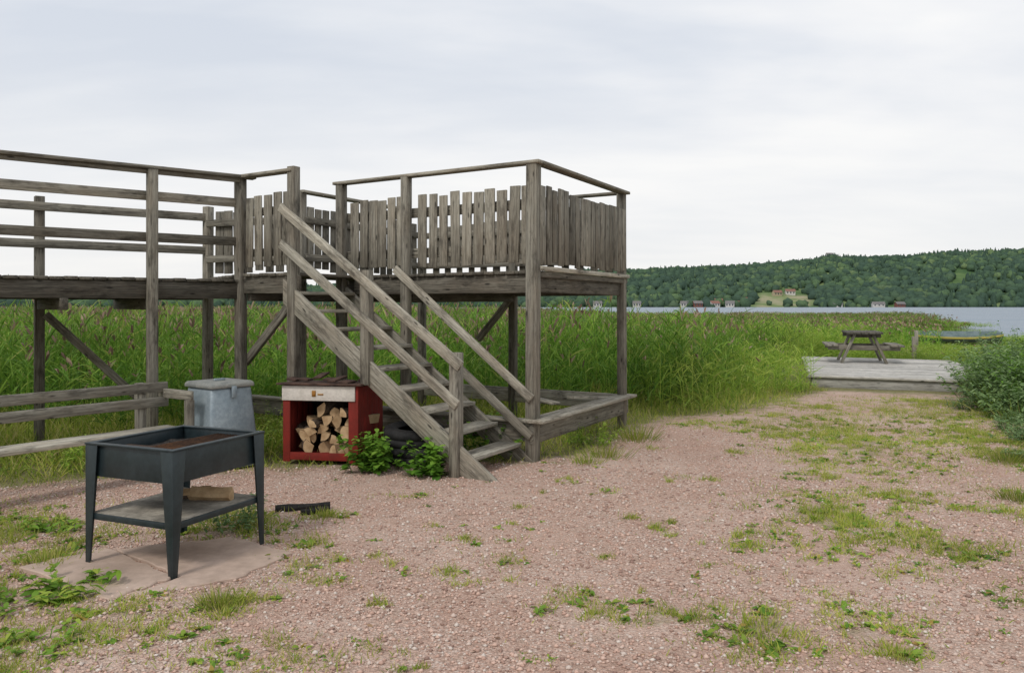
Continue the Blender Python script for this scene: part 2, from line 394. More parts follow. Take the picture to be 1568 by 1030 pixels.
B=np.repeat(np.stack([X,Y,gz(X,Y)+.003],1),k,0)+rng.normal(0,.014,(N*k,3))*[1,1,.3]
V,F,r,T=strips(B,np.stack([np.cos(a),np.sin(a),up],1),sz*1.6,sz*.75,rng.uniform(.1,.6,N*k),3,ldisk,True)
obj('weeds',npmesh('weeds',V,F,[M_weed],{'rnd':r,'hg':T}))
N=1100
X=np.concatenate([rng.normal(-2.6,.9,N//2),rng.uniform(-3,5,N//2)]);Y=np.concatenate([rng.normal(4.3,.7,N//2),rng.uniform(3.2,8,N//2)])
M_litter=leaf_mat('dry_leaf',[(0.,(.10,.05,.03)),(.5,(.22,.12,.07)),(1.,(.38,.25,.14))],.1)
a=rng.uniform(0,6.28,N);sz=rng.uniform(.012,.035,N)
V,F,r,T=strips(np.stack([X,Y,gz(X,Y)+.006],1),np.stack([np.cos(a),np.sin(a),rng.uniform(0,.25,N)],1),sz,sz*rng.uniform(.2,.55,N),rng.uniform(0,.2,N),3,ldisk,True)
obj('leaf_litter',npmesh('leaf_litter',V,F,[M_litter],{'rnd':r,'hg':T}))

def plant(name,x,y,rad,h,nst,nl,leaf,mat,spread=.5,asp=.5):
    acc=Acc()
    b=np.stack([rng.normal(0,rad*.35,nst),rng.normal(0,rad*.35,nst),np.zeros(nst)],1)
    dd=np.stack([b[:,0]/rad*spread*1.2+rng.normal(0,.15,nst),b[:,1]/rad*spread*1.2+rng.normal(0,.15,nst),np.ones(nst)],1)
    L=h*rng.uniform(.55,1.08,nst);dr=rng.uniform(0,.2,nst)
    V,F,r,T=strips(b,dd,L,np.full(nst,.006+.004*h),dr,3,bladep)
    acc.add(V,F,rnd=r*.4,hg=T)
    dn=dd/np.linalg.norm(dd,axis=1,keepdims=True)
    i=rng.integers(0,nst,nst*nl);t=rng.uniform(.12,1.,nst*nl)
    P=b[i]+dn[i]*(L[i]*t)[:,None];P[:,2]-=dr[i]*L[i]*t*t
    a=rng.uniform(0,6.28,len(i))
    lf=leaf*rng.uniform(.6,1.3,len(i))*(1.15-.5*t)
    V,F,r,T=strips(P,np.stack([np.cos(a),np.sin(a),rng.uniform(.0,.7,len(i))],1),lf,lf*asp,rng.uniform(.1,.7,len(i)),3,ldisk,True)
    acc.add(V,F,rnd=np.clip(r*.6+.4*np.repeat(t,8)-.05,0,1),hg=T)
    return obj(name,acc.mesh(name,[mat]),None,(x,y,float(gz(np.array(x),np.array(y)))-.01))
plant('leafy_bush',-1.34,7.72,.22,.46,34,20,.075,M_shrub,.35,.8)
plant('leafy_bush',-.80,7.5,.20,.42,26,18,.08,M_shrub,.35,.8)
plant('leafy_bush',-.25,8.45,.3,.55,24,16,.07,M_shrub,.5,.8)
plant('leafy_bush',-2.05,5.85,.26,.32,22,16,.045,M_sage,.8,.5)
plant('dock_plant',-2.5,4.45,.25,.17,16,9,.09,M_weed,1.3,.4)
plant('dock_plant',-2.75,4.15,.25,.12,16,9,.07,M_weed,1.3,.4)
plant('dock_plant',-2.2,3.75,.2,.10,12,8,.05,M_weed,1.3,.5)
plant('dock_plant',-3.3,5.6,.25,.13,14,8,.08,M_weed,1.3,.4)
for (x,y,r_,h_) in [(7.45,12.0,.45,.85),(7.75,12.7,.5,1.0),(8.15,13.2,.55,1.05),(8.4,13.9,.5,1.0),(8.8,14.2,.6,1.15),(7.1,11.2,.35,.6),(9.2,14.6,.7,1.25),(8.3,12.6,.6,1.1),(7.9,11.9,.5,1.0),(8.1,11.4,.5,1.0),(9.9,15.2,.8,1.35),(9.2,13.4,.6,1.1),(10.9,15.8,.9,1.3),(8.6,11.2,.45,.8),(11.6,17.5,1.,1.3),(12.6,18.6,1.,1.2),(7.6,10.6,.35,.6)]:
    plant('mugwort_bush',x,y,r_,h_,70,30,.11,M_sage if random.random()<.6 else M_shrub,.45,.38)
for (x,y,r_,h_) in [(6.75,10.7,.3,.35),(6.3,10.1,.22,.3),(7.0,12.2,.3,.4),(5.3,8.3,.2,.14),(5.9,9.3,.22,.2),(6.2,9.7,.25,.28)]:
    plant('mugwort_plant',x,y,r_,h_,26,14,.06,M_sage,.6,.35)
for (x,y,r_,h_) in [(-2.75,8.9,.4,.5),(-3.3,8.6,.4,.4),(-2.7,9.6,.5,.7),(-4.4,8.0,.4,.35),(.9,9.2,.3,.35),(-.5,9.6,.4,.5),(-5.2,7.6,.4,.4),(5.3,14.9,.4,.4)]:
    plant('wild_plant',x,y,r_,h_,34,14,.07,M_reedlow,.6,.3)
def clump(name,x,y,rad,h,nb,mat,wd=.006):
    b=np.stack([rng.normal(0,rad*.4,nb),rng.normal(0,rad*.4,nb),np.zeros(nb)],1)
    dd=np.stack([b[:,0]/rad*.9+rng.normal(0,.2,nb),b[:,1]/rad*.9+rng.normal(0,.2,nb),np.ones(nb)],1)
    V,F,r,T=strips(b,dd,h*rng.uniform(.4,1.1,nb),np.full(nb,wd),rng.uniform(0,.5,nb),3,bladep)
    obj(name,npmesh(name,V,F,[mat],{'rnd':r,'hg':T}),None,(x,y,float(gz(np.array(x),np.array(y)))-.005))
for (x,y,r_,h_,k) in [(-1.56,4.25,.13,.13,260),(-1.5,4.12,.1,.08,120),(1.78,3.7,.14,.06,260),(1.25,3.95,.2,.06,300),(.95,4.1,.12,.05,160),(5.1,8.2,.25,.2,300),(4.2,6.6,.2,.15,260),(4.0,5.6,.25,.16,300),(3.4,4.8,.2,.14,220),(-1.45,6.1,.15,.09,200),(-.03,5.0,.1,.05,100),(2.5,5.8,.3,.08,400),(2.3,5.4,.2,.06,200),(-2.1,6.0,.3,.14,300),(-2.9,5.0,.25,.12,300),(1.0,8.5,.25,.25,200),(1.5,9.6,.3,.35,260),(.75,8.1,.2,.15,160)]:
    clump('grass_tuft',x,y,r_,h_,k,M_grass)
for (x,y,r_,h_,k) in [(7.15,11.6,.3,.6,120),(7.5,12.3,.3,.8,120),(6.9,10.9,.3,.4,140),(8.3,13.6,.4,.9,160)]:
    clump('tall_grass',x,y,r_,h_,k,M_reedlow,.009)

# ------------------------------------------------------------------ reeds
def reed_mesh(name,size,npl,wscale,plume,nleaf=7,mats=None,H=1.4,segs=3,lw=(.015,.032)):
    acc=Acc()
    b=np.stack([rng.uniform(-size/2,size/2,npl),rng.uniform(-size/2,size/2,npl),np.full(npl,-.03)],1)
    hh=H*rng.uniform(.66,1.12,npl)
    dd=np.stack([rng.normal(0,.09,npl),rng.normal(0,.09,npl),np.ones(npl)],1)
    dn=dd/np.linalg.norm(dd,axis=1,keepdims=True)
    V,F,r,T=strips(b,dd,hh,np.full(npl,.008*wscale),np.zeros(npl),2,lambda t:1-.5*t)
    acc.add(V,F,rnd=r*.9,hg=T)
    n2=npl*nleaf
    i=np.repeat(np.arange(npl),nleaf);t=rng.uniform(.12,.97,n2)
    P=b[i]+dn[i]*(hh[i]*t)[:,None]
    a=rng.uniform(0,6.28,n2)
    up=rng.uniform(.7,2.4,n2)
    L=hh[i]*rng.uniform(.2,.40,n2)
    V,F,r,T=strips(P,np.stack([np.cos(a),np.sin(a),up],1),L,rng.uniform(lw[0],lw[1],n2)*wscale,rng.uniform(.1,.85,n2),segs,lambda t:max(.05,(1-t)**.7*min(1,.5+t*3)))
    rr=np.clip(r*.75+.25*np.repeat(t,2*(segs+1)),0,1)
    acc.add(V,F,rnd=rr*.97,hg=np.clip(np.repeat(t,2*(segs+1)),0,1))
    if plume>0:
        j=np.where(rng.random(npl)<plume)[0];m_=len(j)
        for _ in range(2):
            P=b[j]+dn[j]*(hh[j]*.97)[:,None]
            a=rng.uniform(0,6.28,m_)
            V,F,r,T=strips(P,np.stack([np.cos(a)*.35,np.sin(a)*.35,np.ones(m_)],1),rng.uniform(.12,.24,m_),rng.uniform(.025,.045,m_)*max(1,wscale*.7),rng.uniform(.1,.6,m_),3,ldisk)
            acc.add(V,F,1,rnd=r,hg=T)
    return acc.mesh(name,mats or [M_reed,M_plume])
near_pl=[reed_mesh('reed_clump_a%d'%i,1.3,54,1.,.36) for i in range(4)]
near_no=[reed_mesh('reed_clump_b%d'%i,1.3,54,1.15,.08,8) for i in range(4)]
far_pl=[reed_mesh('reed_stand_a%d'%i,4.2,260,2.2,.75,5,segs=2,lw=(.013,.026)) for i in range(3)]
far_no=[reed_mesh('reed_stand_b%d'%i,4.2,260,2.2,.25,6,segs=2,lw=(.013,.026)) for i in range(3)]
low=[reed_mesh('meadow_clump%d'%i,1.5,80,1.2,.04,7,[M_reedlow,M_plume],lw=(.013,.024)) for i in range(3)]
bx=[-40,-8,-4.4,-3.0,-1.4,1.6,2.3,3.4,4.6,5.4,6.7,8.5,10.6,12,13,60]
by=[9.9,9.9,10.7,11.3,12.9,11.7,11.8,12.4,14.2,16.0,21.5,23,21.6,17,16.4,16.4]
front=lambda x:np.interp(x,bx,by)
reeds=empty('reeds'); meadow=empty('meadow_grass')
def hs(x,y):
    q=x/y
    if y>18:
        a=max(0,min(1,(q+.02)/.16)); lo=.74 if y<30 else .68
        return (1-a)*1.0+a*lo
    a=max(0,min(1,(x-3.)/4.5))
    return 1.0*(1-a)+a*.70
y=8.
cnt=0
while y<28:
    x=-.70*y-3
    while x<.70*y+4:
        px=x+random.uniform(-.25,.25);py=y+random.uniform(-.25,.25)
        e=py-float(front(px))
        if e>0 and not is_lake(px,py):
            s_=hs(px,py)*(.8 if e<.9 else 1.)*random.uniform(.82,1.1)*(.84+.32*float(vnoise(px,py,.6)))
            lowz=(px>4.6 and random.random()<min(.9,(px-4.6)/3.)) or (px>2.5 and e<1.2)
            if px/py>.48 and py>22: s_=random.uniform(.22,.36)
            elif px/py>.535 : s_=random.uniform(.28,.4) if py>18.5 else .6
            elif px/py>.46 and py>18: s_*=.6
            if lowz: me=random.choice(low); s_*=.8 if e<1.5 else .95; par=meadow
            else:
                pl=random.random()<(.8 if px<1.5 else .25)
                me=random.choice(near_pl if pl else near_no); par=reeds
            o=obj('meadow_clump' if lowz else 'reed_clump',me,par,(px,py,-.06),(random.gauss(0,.03),random.gauss(0,.03),random.uniform(0,6.28)),(1,1,s_))
            cnt+=1
        x+=.92
    y+=.92 if y<18 else 1.15
y=28.
while y<84:
    x=-.70*y-8
    while x<.70*y+10:
        px=x+random.uniform(-.8,.8);py=y+random.uniform(-.8,.8)
        open_=px>.525*py-1.0 or (px>.46*py and py<33)
        if is_lake(px+1.5,py+1.5) and py>38: pass
        elif not open_:
            pl=random.random()<(.9 if px<6 else .35)
            edge_=px>.49*py
            o=obj('reed_stand',random.choice(far_pl if pl else far_no),reeds,(px,py,-.1),(0,0,random.uniform(0,6.28)),(1,1,hs(px,py)*random.uniform(.9,1.08)*(1.12 if edge_ and py>38 else 1)))
        else:
            for _ in range(5):
                mx_,my_=px+random.uniform(-2,2),py+random.uniform(-2,2)
                if abs(mx_-16.9)<2 and abs(my_-30.5)<.9: continue
                obj('meadow_clump',random.choice(low),meadow,(mx_,my_,-.1),(0,0,random.uniform(0,6.28)),(1.5,1.5,random.uniform(.16,.28)))
        x+=3.3
    y+=3.1

# ------------------------------------------------------------------ the platform
A=Vector((.243,8.24,0));U=Vector((-.85,.527,0));Vv=Vector((.478,.878,0))
def P(s,b,z): return A+U*s+Vv*b+Vector((0,0,z))
DZ=1.96
plat=empty('wooden_viewing_platform')
deck=PB();frame=PB();posts=PB();rail=PB();pick=PB()
s=.02
while s<3.32:
    b0=-.06 if s<2.47 else -1.09
    deck.board(P(s,b0+random.uniform(-.012,.012),DZ-.017),P(s,2.56,DZ-.017),.118,.034,tone=.9); s+=.132
while s<4.6:
    f=(s-3.33)/(4.69-3.33)
    deck.board(P(s,-1.03+.60*f,DZ-.017),P(s,-.1-.33*f,DZ-.017),.118,.034,tone=.9); s+=.132
frame.board(P(.07,0,1.825),P(2.5,0,1.825),.05,.19,tone=.8)
frame.board(P(2.40,-1.03,1.83),P(3.40,-1.03,1.83),.05,.19,tone=.8)
frame.board(P(0.03,.02,1.83),P(.03,2.6,1.83),.05,.19,tone=.62)
frame.board(P(-.03,-.02,1.925),P(-.03,2.6,1.925),.03,.065,tone=1.1)
frame.board(P(0,2.5,1.83),P(3.35,2.5,1.83),.05,.19,tone=.7)
for b in (.6,1.25,1.9): frame.board(P(.06,b,1.83),P(3.3,b,1.83),.05,.18,tone=.6)
for s_ in (1.67,2.66,3.25): frame.board(P(s_,-1.0 if s_>2.6 else .03,1.7),P(s_,2.48,1.7),.07,.1,tone=.6)
def post(s_,b,z0,z1,w=.1,tone=1.): posts.board(P(s_,b,z0),P(s_,b,z1),w,w,up=Vv,tone=tone*.92,jit=.008)
post(-.0,-.06,-.1,3.05,.118,1.05); post(0,2.5,-.1,3.06,.1,.8)
post(1.666,-.06,-.1,3.06,.095,.85); post(2.69,-.03,-.1,3.06,.1,.8)
post(2.46,-1.06,-.1,3.10,.1,1.0); post(3.33,-1.06,-.1,3.06,.1,.85)
post(1.67,2.5,-.1,3.06,.1,.65); post(3.31,2.5,-.1,3.06,.1,.65); post(3.31,-.1,-.1,3.0,.09,.75); post(3.31,1.2,-.1,3.0,.09,.75)
post(4.69,-.43,-.1,2.88,.1,.8)
posts.board(P(1.67,2.46,1.72),P(2.25,2.46,1.1),.05,.09,tone=.7)
posts.board(P(3.33,-.98,.95),P(2.6,-.98,1.62),.05,.09,tone=.8)
capw=.125
def cap(a,b,ext=.06,w=capw,z=3.075,tone=.95):
    a=Vector(a);b=Vector(b);a.z=b.z=z;d=(b-a).normalized()
    rail.board(a-d*ext,b+d*ext,w,.035,tone=tone)
def edge(a,b,z,h=.09,t=.03,tone=.9,ext=0.):
    a=Vector(a);b=Vector(b);a.z=b.z=z;d=(b-a).normalized()
    rail.board(a-d*ext,b+d*ext,t,h,tone=tone)
cap(P(0,-.06,0),P(2.69,-.03,0),.1)
cap(P(-.03,.02,0),P(-.03,2.58,0),.0,z=3.078)
cap(P(.08,2.5,0),P(3.31,2.5,0),.0)
cap(P(2.53,-1.06,0),P(3.33,-1.06,0),.08,z=3.06)
cap(P(3.31,-.1,0),P(3.31,2.42,0),.03,z=3.02)
def pickets(a,b,z0,z1,pitch=.150,w=.120,tone=1.,off=Vector((0,0,0)),start=.1):
    a=Vector(a)+off;b=Vector(b)+off;d=b-a;L=d.length;d.normalize();x=start
    nrm=d.cross(Vector((0,0,1)))
    while x<L-.06:
        p=a+d*x
        t=random.gauss(0,.007)
        zz=z1+random.uniform(-.022,.022)
        pick.board(Vector((p.x,p.y,z0+random.uniform(-.02,.02))),Vector((p.x+d.x*t,p.y+d.y*t,zz)),w*random.uniform(.88,1.08),.022,up=nrm,tone=tone*random.uniform(.78,1.18))
        x+=pitch*random.uniform(.95,1.05)
pickets(P(.02,-.0,0),P(1.62,0,0),2.04,2.84,.156,start=.09); pickets(P(1.70,0,0),P(2.66,.0,0),2.04,2.84,.142,start=.09)
for z_ in (2.2,2.66): edge(P(.06,.045,0),P(2.66,.045,0),z_,.11,.035,.8)
pickets(P(-.06,.02,0),P(-.06,2.6,0),2.04,2.84,.148,.122,tone=.85,start=.03)
for z_ in (2.2,2.66): edge(P(-.005,.05,0),P(-.005,2.45,0),z_,.09,.035,.8)
edge(P(-.062,-.02,0),P(-.062,2.6,0),1.985,.05,.03,1.25)
pickets(P(2.52,-1.03,0),P(3.30,-1.03,0),2.04,2.84,start=.08,tone=.9)
for z_ in (2.2,2.66): edge(P(2.5,-.99,0),P(3.3,-.99,0),z_,.09,.035,.8)
pickets(P(3.31,-.05,0),P(3.31,2.45,0),2.05,2.84,tone=.8)
for z_ in (2.2,2.66): edge(P(3.27,-.08,0),P(3.27,2.45,0),z_,.09,.035,.8)
pickets(P(3.36,-.12,0),P(4.66,-.42,0),2.03,2.82,tone=.8)
for z_ in (2.2,2.66): edge(P(3.36,-.16,0),P(4.66,-.47,0),z_,.09,.035,.8)
pickets(P(.1,2.53,0),P(3.28,2.53,0),2.05,2.80,.22,.11,tone=.75)
for z_ in (2.2,2.66): edge(P(.06,2.49,0),P(3.28,2.49,0),z_,.09,.035,.8)
sill=PB()
sill.board(P(-.02,-.13,.30),P(-.02,2.62,.30),.045,.22,tone=.6)
sill.board(P(-.05,-.16,.425),P(-.05,2.62,.425),.24,.035,tone=1.3)
sill.board(P(-.02,0.02,.29),P(4.4,.02,.29),.045,.20,tone=.75)
sill.board(P(.1,.0,.405),P(4.4,.0,.405),.16,.03,tone=1.)
sill.board(P(.05,2.5,.34),P(3.3,2.5,.34),.05,.2,tone=1.2)
sill.board(P(.3,1.1,.45),P(1.0,1.5,.47),.12,.03,tone=1.2)
sill.board(P(.1,2.2,.42),P(.15,1.2,.52),.1,.03,tone=1.)
deck.build('deck_boards',M_wood_dark,plat); frame.build('beams',M_wood_dark,plat); posts.build('posts',M_wood,plat)
rail.build('top_rails',M_wood,plat); pick.build('railing_pickets',M_wood,plat); sill.build('sill_planks',M_wood,plat)

# ------------------------------------------------------------------ stairs
st=empty('wooden_staircase'); sb=PB()
def Nn(t,z,b=-1.03): return P(t,b,z)
def stringer(b,c0,sl,hv,t1,w,tone):
    tb=(hv-c0)/sl
    pts=[(-c0/sl,0.0),(tb,0.0),(t1,c0+sl*t1-hv),(t1,c0+sl*t1)]
    base=len(sb.V);off=random.uniform(0,40)
    for dy in (-w/2,w/2):
        for (t,z_) in pts:
            sb.V.append(Nn(t,z_,b+dy)); sb.G.append((t*1.2+off,(z_-sl*t)*.8+off,dy)); sb.T.append(tone)
    f=[(0,1,2,3),(7,6,5,4),(0,4,5,1),(1,5,6,2),(2,6,7,3),(3,7,4,0)]
    sb.F+=[tuple(base+i for i in q_) for q_ in f]
SL=.68;C0=.125
stringer(-1.07,C0,SL,.265,2.60,.05,1.1)
stringer(-.1,.04,.70,.25,2.55,.05,.95)
k=1
while k*.195<1.9:
    z_=k*.195;t=(z_-C0)/SL+.12
    sb.board(Nn(t,z_-.02,-1.04),Nn(t,z_-.02,-.13),.25,.038,tone=1.15); k+=1
def prail(t0,t1,b,c0,sl,tone=1.,h=.10): 
    sb.board(Nn(t0,c0+sl*t0-h/2,b),Nn(t1,c0+sl*t1-h/2,b),.03,h*.85,tone=tone)
prail(.20,2.60,-1.135,.965,SL,1.15,.12); prail(.24,2.60,-1.135,.57,SL,1.15,.12)
sb.board(Nn(.29,-.05,-1.08),Nn(.29,1.16,-1.08),.1,.1,up=Vv,tone=1.0)
sb.board(Nn(1.40,.80,-1.08),Nn(1.40,1.96,-1.08),.1,.1,up=Vv,tone=.95)
prail(-.03,1.78,-.14,.73,.755,1.1,.11); prail(-.02,2.3,-.14,.34,.735,1.0,.11)
sb.build('stair_timbers',M_wood,st)

# ------------------------------------------------------------------ walkway
wk=empty('wooden_walkway'); Q=P(3.33,-1.03,0); D=Vector((-.785,-.62,0)); Nr=Vector((-.62,.785,0)); WW=1.50
def W(k,nn,z): return Q+D*k+Nr*nn+Vector((0,0,z))
wb=PB();wd=PB();k=.03
while k<7:
    wd.board(W(k,-.05+random.uniform(-.015,.015),1.88),W(k,WW+.05,1.88),.118,.034,tone=.8); k+=.131
for nn in (0.0,WW): wd.board(W(-.02,nn,1.765),W(7,nn,1.765),.05,.18,tone=.7)
wd.board(W(-.05,.5,1.77),W(7,.5,1.77),.05,.17,tone=.5); wd.board(W(-.05,1.0,1.77),W(7,1.,1.77),.05,.17,tone=.5)
for k in (.98,1.8,3.2,5.):
    wd.board(W(k,-.08,1.62),W(k,WW+.1,1.62),.07,.12,tone=.7)
for k,z1 in ((.98,3.04),(3.3,3.04),(5.6,3.04)): wb.board(W(k,-.06,-.1),W(k,-.06,z1),.1,.1,up=D,tone=.85)
for k in (1.80,3.8,6.): wb.board(W(k,WW+.06,-.1),W(k,WW+.06,2.86),.1,.1,up=D,tone=.7)
wb.board(W(-.12,-.06,3.062),W(7,-.06,3.062),.12,.035,tone=.9)
wb.board(W(0.05,-.06,3.02),W(7,-.06,3.02),.03,.05,tone=.8)
for z_,tn in ((2.77,1.),(2.33,.5)): wb.board(W(.02,-.0,z_),W(7,-.0,z_),.028,.10,tone=tn)
for z_ in (2.74,2.31): wb.board(W(-.12,WW,z_),W(7,WW,z_),.028,.10,tone=.9)
wb.board(W(1.75,WW+.0,1.5),W(.55,WW+.0,.25),.045,.09,tone=.8)
wd.build('walkway_deck',M_wood_dark,wk); wb.build('walkway_railing',M_wood,wk)

# ------------------------------------------------------------------ bench (left)
bn=empty('wooden_bench'); bb=PB()
a=Vector((-5.1,4.9,0)); b=Vector((-3.2,7.55,0)); dd=(b-a).normalized(); nb=Vector((-dd.y,dd.x,0))
Z_=lambda v,z:v+Vector((0,0,z))
bb.board(Z_(a,.44),Z_(b,.44),.26,.045,tone=1.35)
bb.board(Z_(a+nb*.38,.80),Z_(b+nb*.38+dd*.15,.80),.04,.095,tone=1.05)
bb.board(Z_(a+nb*.36,.66),Z_(b+nb*.36+dd*.15,.66),.04,.095,tone=.8)
for f in (.1,.97):
    p=a.lerp(b,f); bb.board(Z_(p+nb*.42,-.1),Z_(p+nb*.42,.85),.08,.08,up=dd,tone=.8)
    bb.board(Z_(p,-.05),Z_(p,.42),.08,.08,up=dd,tone=.7); bb.board(Z_(p,.38),Z_(p+nb*.4,.38),.04,.09,tone=.7)
bb.board(Z_(b+nb*.45+dd*.12,.74),Z_(b-nb*.1+dd*.12,.74),.04,.09,tone=.95)
bb.board(Z_(b-nb*.06+dd*.12,-.05),Z_(b-nb*.06+dd*.12,.70),.07,.07,up=dd,tone=.6)
bb.build('bench_boards',M_wood,bn)

# ------------------------------------------------------------------ barbecue grill
def boxmesh(parts,name,mats,parent=None,bevel=.003,loc=(0,0,0),rot=(0,0,0)):
    V=[];F=[];M=[]
    for c,mi in parts:
        b_=len(V);V+=[tuple(x) for x in c];F+=[tuple(b_+i for i in f) for f in BOXF];M+=[mi]*6
    o=obj(name,npmesh(name,V,F,mats,matidx=M),parent,loc,rot)
    if bevel:
        md=o.modifiers.new('b','BEVEL');md.width=bevel;md.segments=2;md.limit_method='ANGLE'
    return o
def bx_(x0,x1,y0,y1,z0,z1):
    return [(x0,y0,z0),(x1,y0,z0),(x1,y1,z0),(x0,y1,z0),(x0,y0,z1),(x1,y0,z1),(x1,y1,z1),(x0,y1,z1)]
rz=math.atan2(.92,.39)
grill=empty('barbecue_grill',(-1.98,4.65,0.0),rz)
GX,GY=.77,.70
parts=[]
t_=.006
parts+= [(bx_(.02,GX-.02,.015,.015+t_,.55,.745),0),(bx_(.02,GX-.02,GY-.015-t_,GY-.015,.55,.745),0),(bx_(.015,.015+t_,.022,GY-.022,.55,.745),0),(bx_(GX-.015-t_,GX-.015,.022,GY-.022,.55,.745),0),(bx_(.022,GX-.022,.022,GY-.022,.555,.562),0)]
parts+= [(bx_(-.012,GX+.012,-.012,.03,.745,.757),0),(bx_(-.012,GX+.012,GY-.03,GY+.012,.745,.757),0),(bx_(-.012,.03,.031,GY-.031,.745,.757),0),(bx_(GX-.03,GX+.012,.031,GY-.031,.745,.757),0)]
boxmesh(parts,'firebox',[M_blackpaint],grill,.002)
parts=[]
def leg(cx,cy,sx,sy):
    wt,wb_=.100,.036
    for ax in (0,1):
        c=[]
        for z_,w_ in ((0.,wb_),(.744,wt)):
            X0=cx-sx*.008;Y0=cy-sy*.008
            if ax==0: q=[(X0,Y0),(X0+sx*w_,Y0),(X0+sx*w_,Y0+sy*.007),(X0,Y0+sy*.007)]
            else: q=[(X0,Y0+sy*.0071),(X0+sx*.007,Y0+sy*.0071),(X0+sx*.007,Y0+sy*w_),(X0,Y0+sy*w_)]
            if sx*sy<0: q=[q[1],q[0],q[3],q[2]]
            c+=[(x,y,z_) for x,y in q]
        parts.append((c,0))
for cx,cy,sx,sy in ((0,0,1,1),(GX,0,-1,1),(0,GY,1,-1),(GX,GY,-1,-1)): leg(cx,cy,sx,sy)
boxmesh(parts,'legs',[M_blackpaint],grill,.0015)
boxmesh([(bx_(.02,GX-.02,.02,GY-.02,.30,.325),0),(bx_(.0,GX,.004,.019,.285,.322),1),(bx_(.0,GX,GY-.019,GY-.004,.285,.322),1),(bx_(.004,.019,.02,GY-.02,.285,.322),1),(bx_(GX-.019,GX-.004,.02,GY-.02,.285,.322),1)],'lower_shelf',[M_shelf,M_blackpaint],grill,.002)
xs_=np.linspace(.025,GX-.025,30);ys_=np.linspace(.025,GY-.025,30);ax_,ay_=np.meshgrid(xs_,ys_)
az_=.66+.03*fbm(ax_,ay_,14.)
ii=np.arange(900).reshape(30,30);F=np.stack([ii[:-1,:-1],ii[:-1,1:],ii[1:,1:],ii[1:,:-1]],2).reshape(-1,4)
obj('charcoal_bed',npmesh('ash',np.stack([ax_,ay_,az_],2),F,[M_ash]),grill)
parts=[(bx_(.03,GX-.03,y_,y_+.005,.722,.727),0) for y_ in np.linspace(.05,GY-.35,12)]
parts+=[(bx_(x_,x_+.007,.035,GY-.33,.714,.7215),0) for x_ in (.1,.4,.66)]
parts+=[(bx_(.03,.26,GY-.30,GY-.06,.70,.71),0)]
boxmesh(parts,'grate',[M_rust],grill,0)

def log_mesh(name,L,r,wedge,seed,m_end=M_logend,m_bark=M_bark):
    rs=random.Random(seed);pts=[]
    if wedge:
        n_=6;a0=rs.uniform(70,120)
        pts=[(0,0)]+[(r*1.5*math.cos(R(a0*i/n_)),r*1.5*math.sin(R(a0*i/n_))) for i in range(n_+1)]
        cx=sum(p[0] for p in pts)/len(pts);cy=sum(p[1] for p in pts)/len(pts);pts=[(x-cx,y-cy) for x,y in pts]
    else: pts=[(r*rs.uniform(.88,1.1)*math.cos(i*6.283/12),r*rs.uniform(.88,1.1)*math.sin(i*6.283/12)) for i in range(12)]
    n_=len(pts);V=[];seg=4
    for k_ in range(seg+1):
        for x,y in pts: V.append((x+rs.uniform(-.004,.004),L*k_/seg,y+rs.uniform(-.004,.004)))
    me=bpy.data.meshes.new(name);F=[];M=[]
    for k_ in range(seg):
        for i in range(n_):
            j=(i+1)%n_;F.append((k_*n_+i,k_*n_+j,(k_+1)*n_+j,(k_+1)*n_+i))
            M.append(0 if (wedge and (i==0 or i==n_-1)) else 1)
    F.append(tuple(range(n_-1,-1,-1)));M.append(0);F.append(tuple(range(seg*n_,seg*n_+n_)));M.append(0)
    me.from_pydata(V,[],F);me.polygons.foreach_set('material_index',M)
    me.materials.append(m_end);me.materials.append(m_bark);me.update();return me
obj('firewood_piece',log_mesh('lg1',.28,.055,True,3,M_logend,M_logend),grill,(.60,.10,.355),(0,R(40),R(18)))
obj('firewood_piece',log_mesh('lg2',.22,.045,True,5),grill,(.62,.30,.350),(0,R(150),R(60)))
obj('charred_log',log_mesh('lg3',.42,.028,True,8,M_char,M_char),None,(-1.85,6.22,.02),(0,R(20),R(-78)))
obj('charred_log',log_mesh('lg4',.22,.02,False,9,M_char,M_char),None,(-1.62,6.12,.015),(0,0,R(-60)))

def slab_fn(name,pts,z0,z1):
    bm=bmesh.new()
    m_=len(pts)
    ring=[]
    for i in range(m_):
        a_=Vector(pts[i]);b_=Vector(pts[(i+1)%m_])
        for k_ in range(8):
            p=a_.lerp(b_,k_/8);ring.append((p.x+random.uniform(-.018,.018),p.y+random.uniform(-.018,.018)))
    top=[bm.verts.new((x,y,z1)) for x,y in ring];bot=[bm.verts.new((x,y,z0)) for x,y in ring]
    bm.faces.new(top);n_=len(ring)
    for i in range(n_): bm.faces.new((bot[i],bot[(i+1)%n_],top[(i+1)%n_],top[i]))
    bm.normal_update();me=bpy.data.meshes.new(name);bm.to_mesh(me);bm.free();me.materials.append(M_slab)
    o=obj(name,me);md=o.modifiers.new('b','BEVEL');md.width=.006;md.limit_method='ANGLE'
slab_fn('concrete_slab',[(-2.98,4.84),(-2.18,4.30),(-1.98,4.66),(-2.66,5.22)],-.05,.020)
slab_fn('concrete_slab',[(-2.16,4.31),(-1.62,4.66),(-1.42,5.15),(-1.95,5.48),(-2.58,5.22),(-1.95,4.68)],-.05,.012)

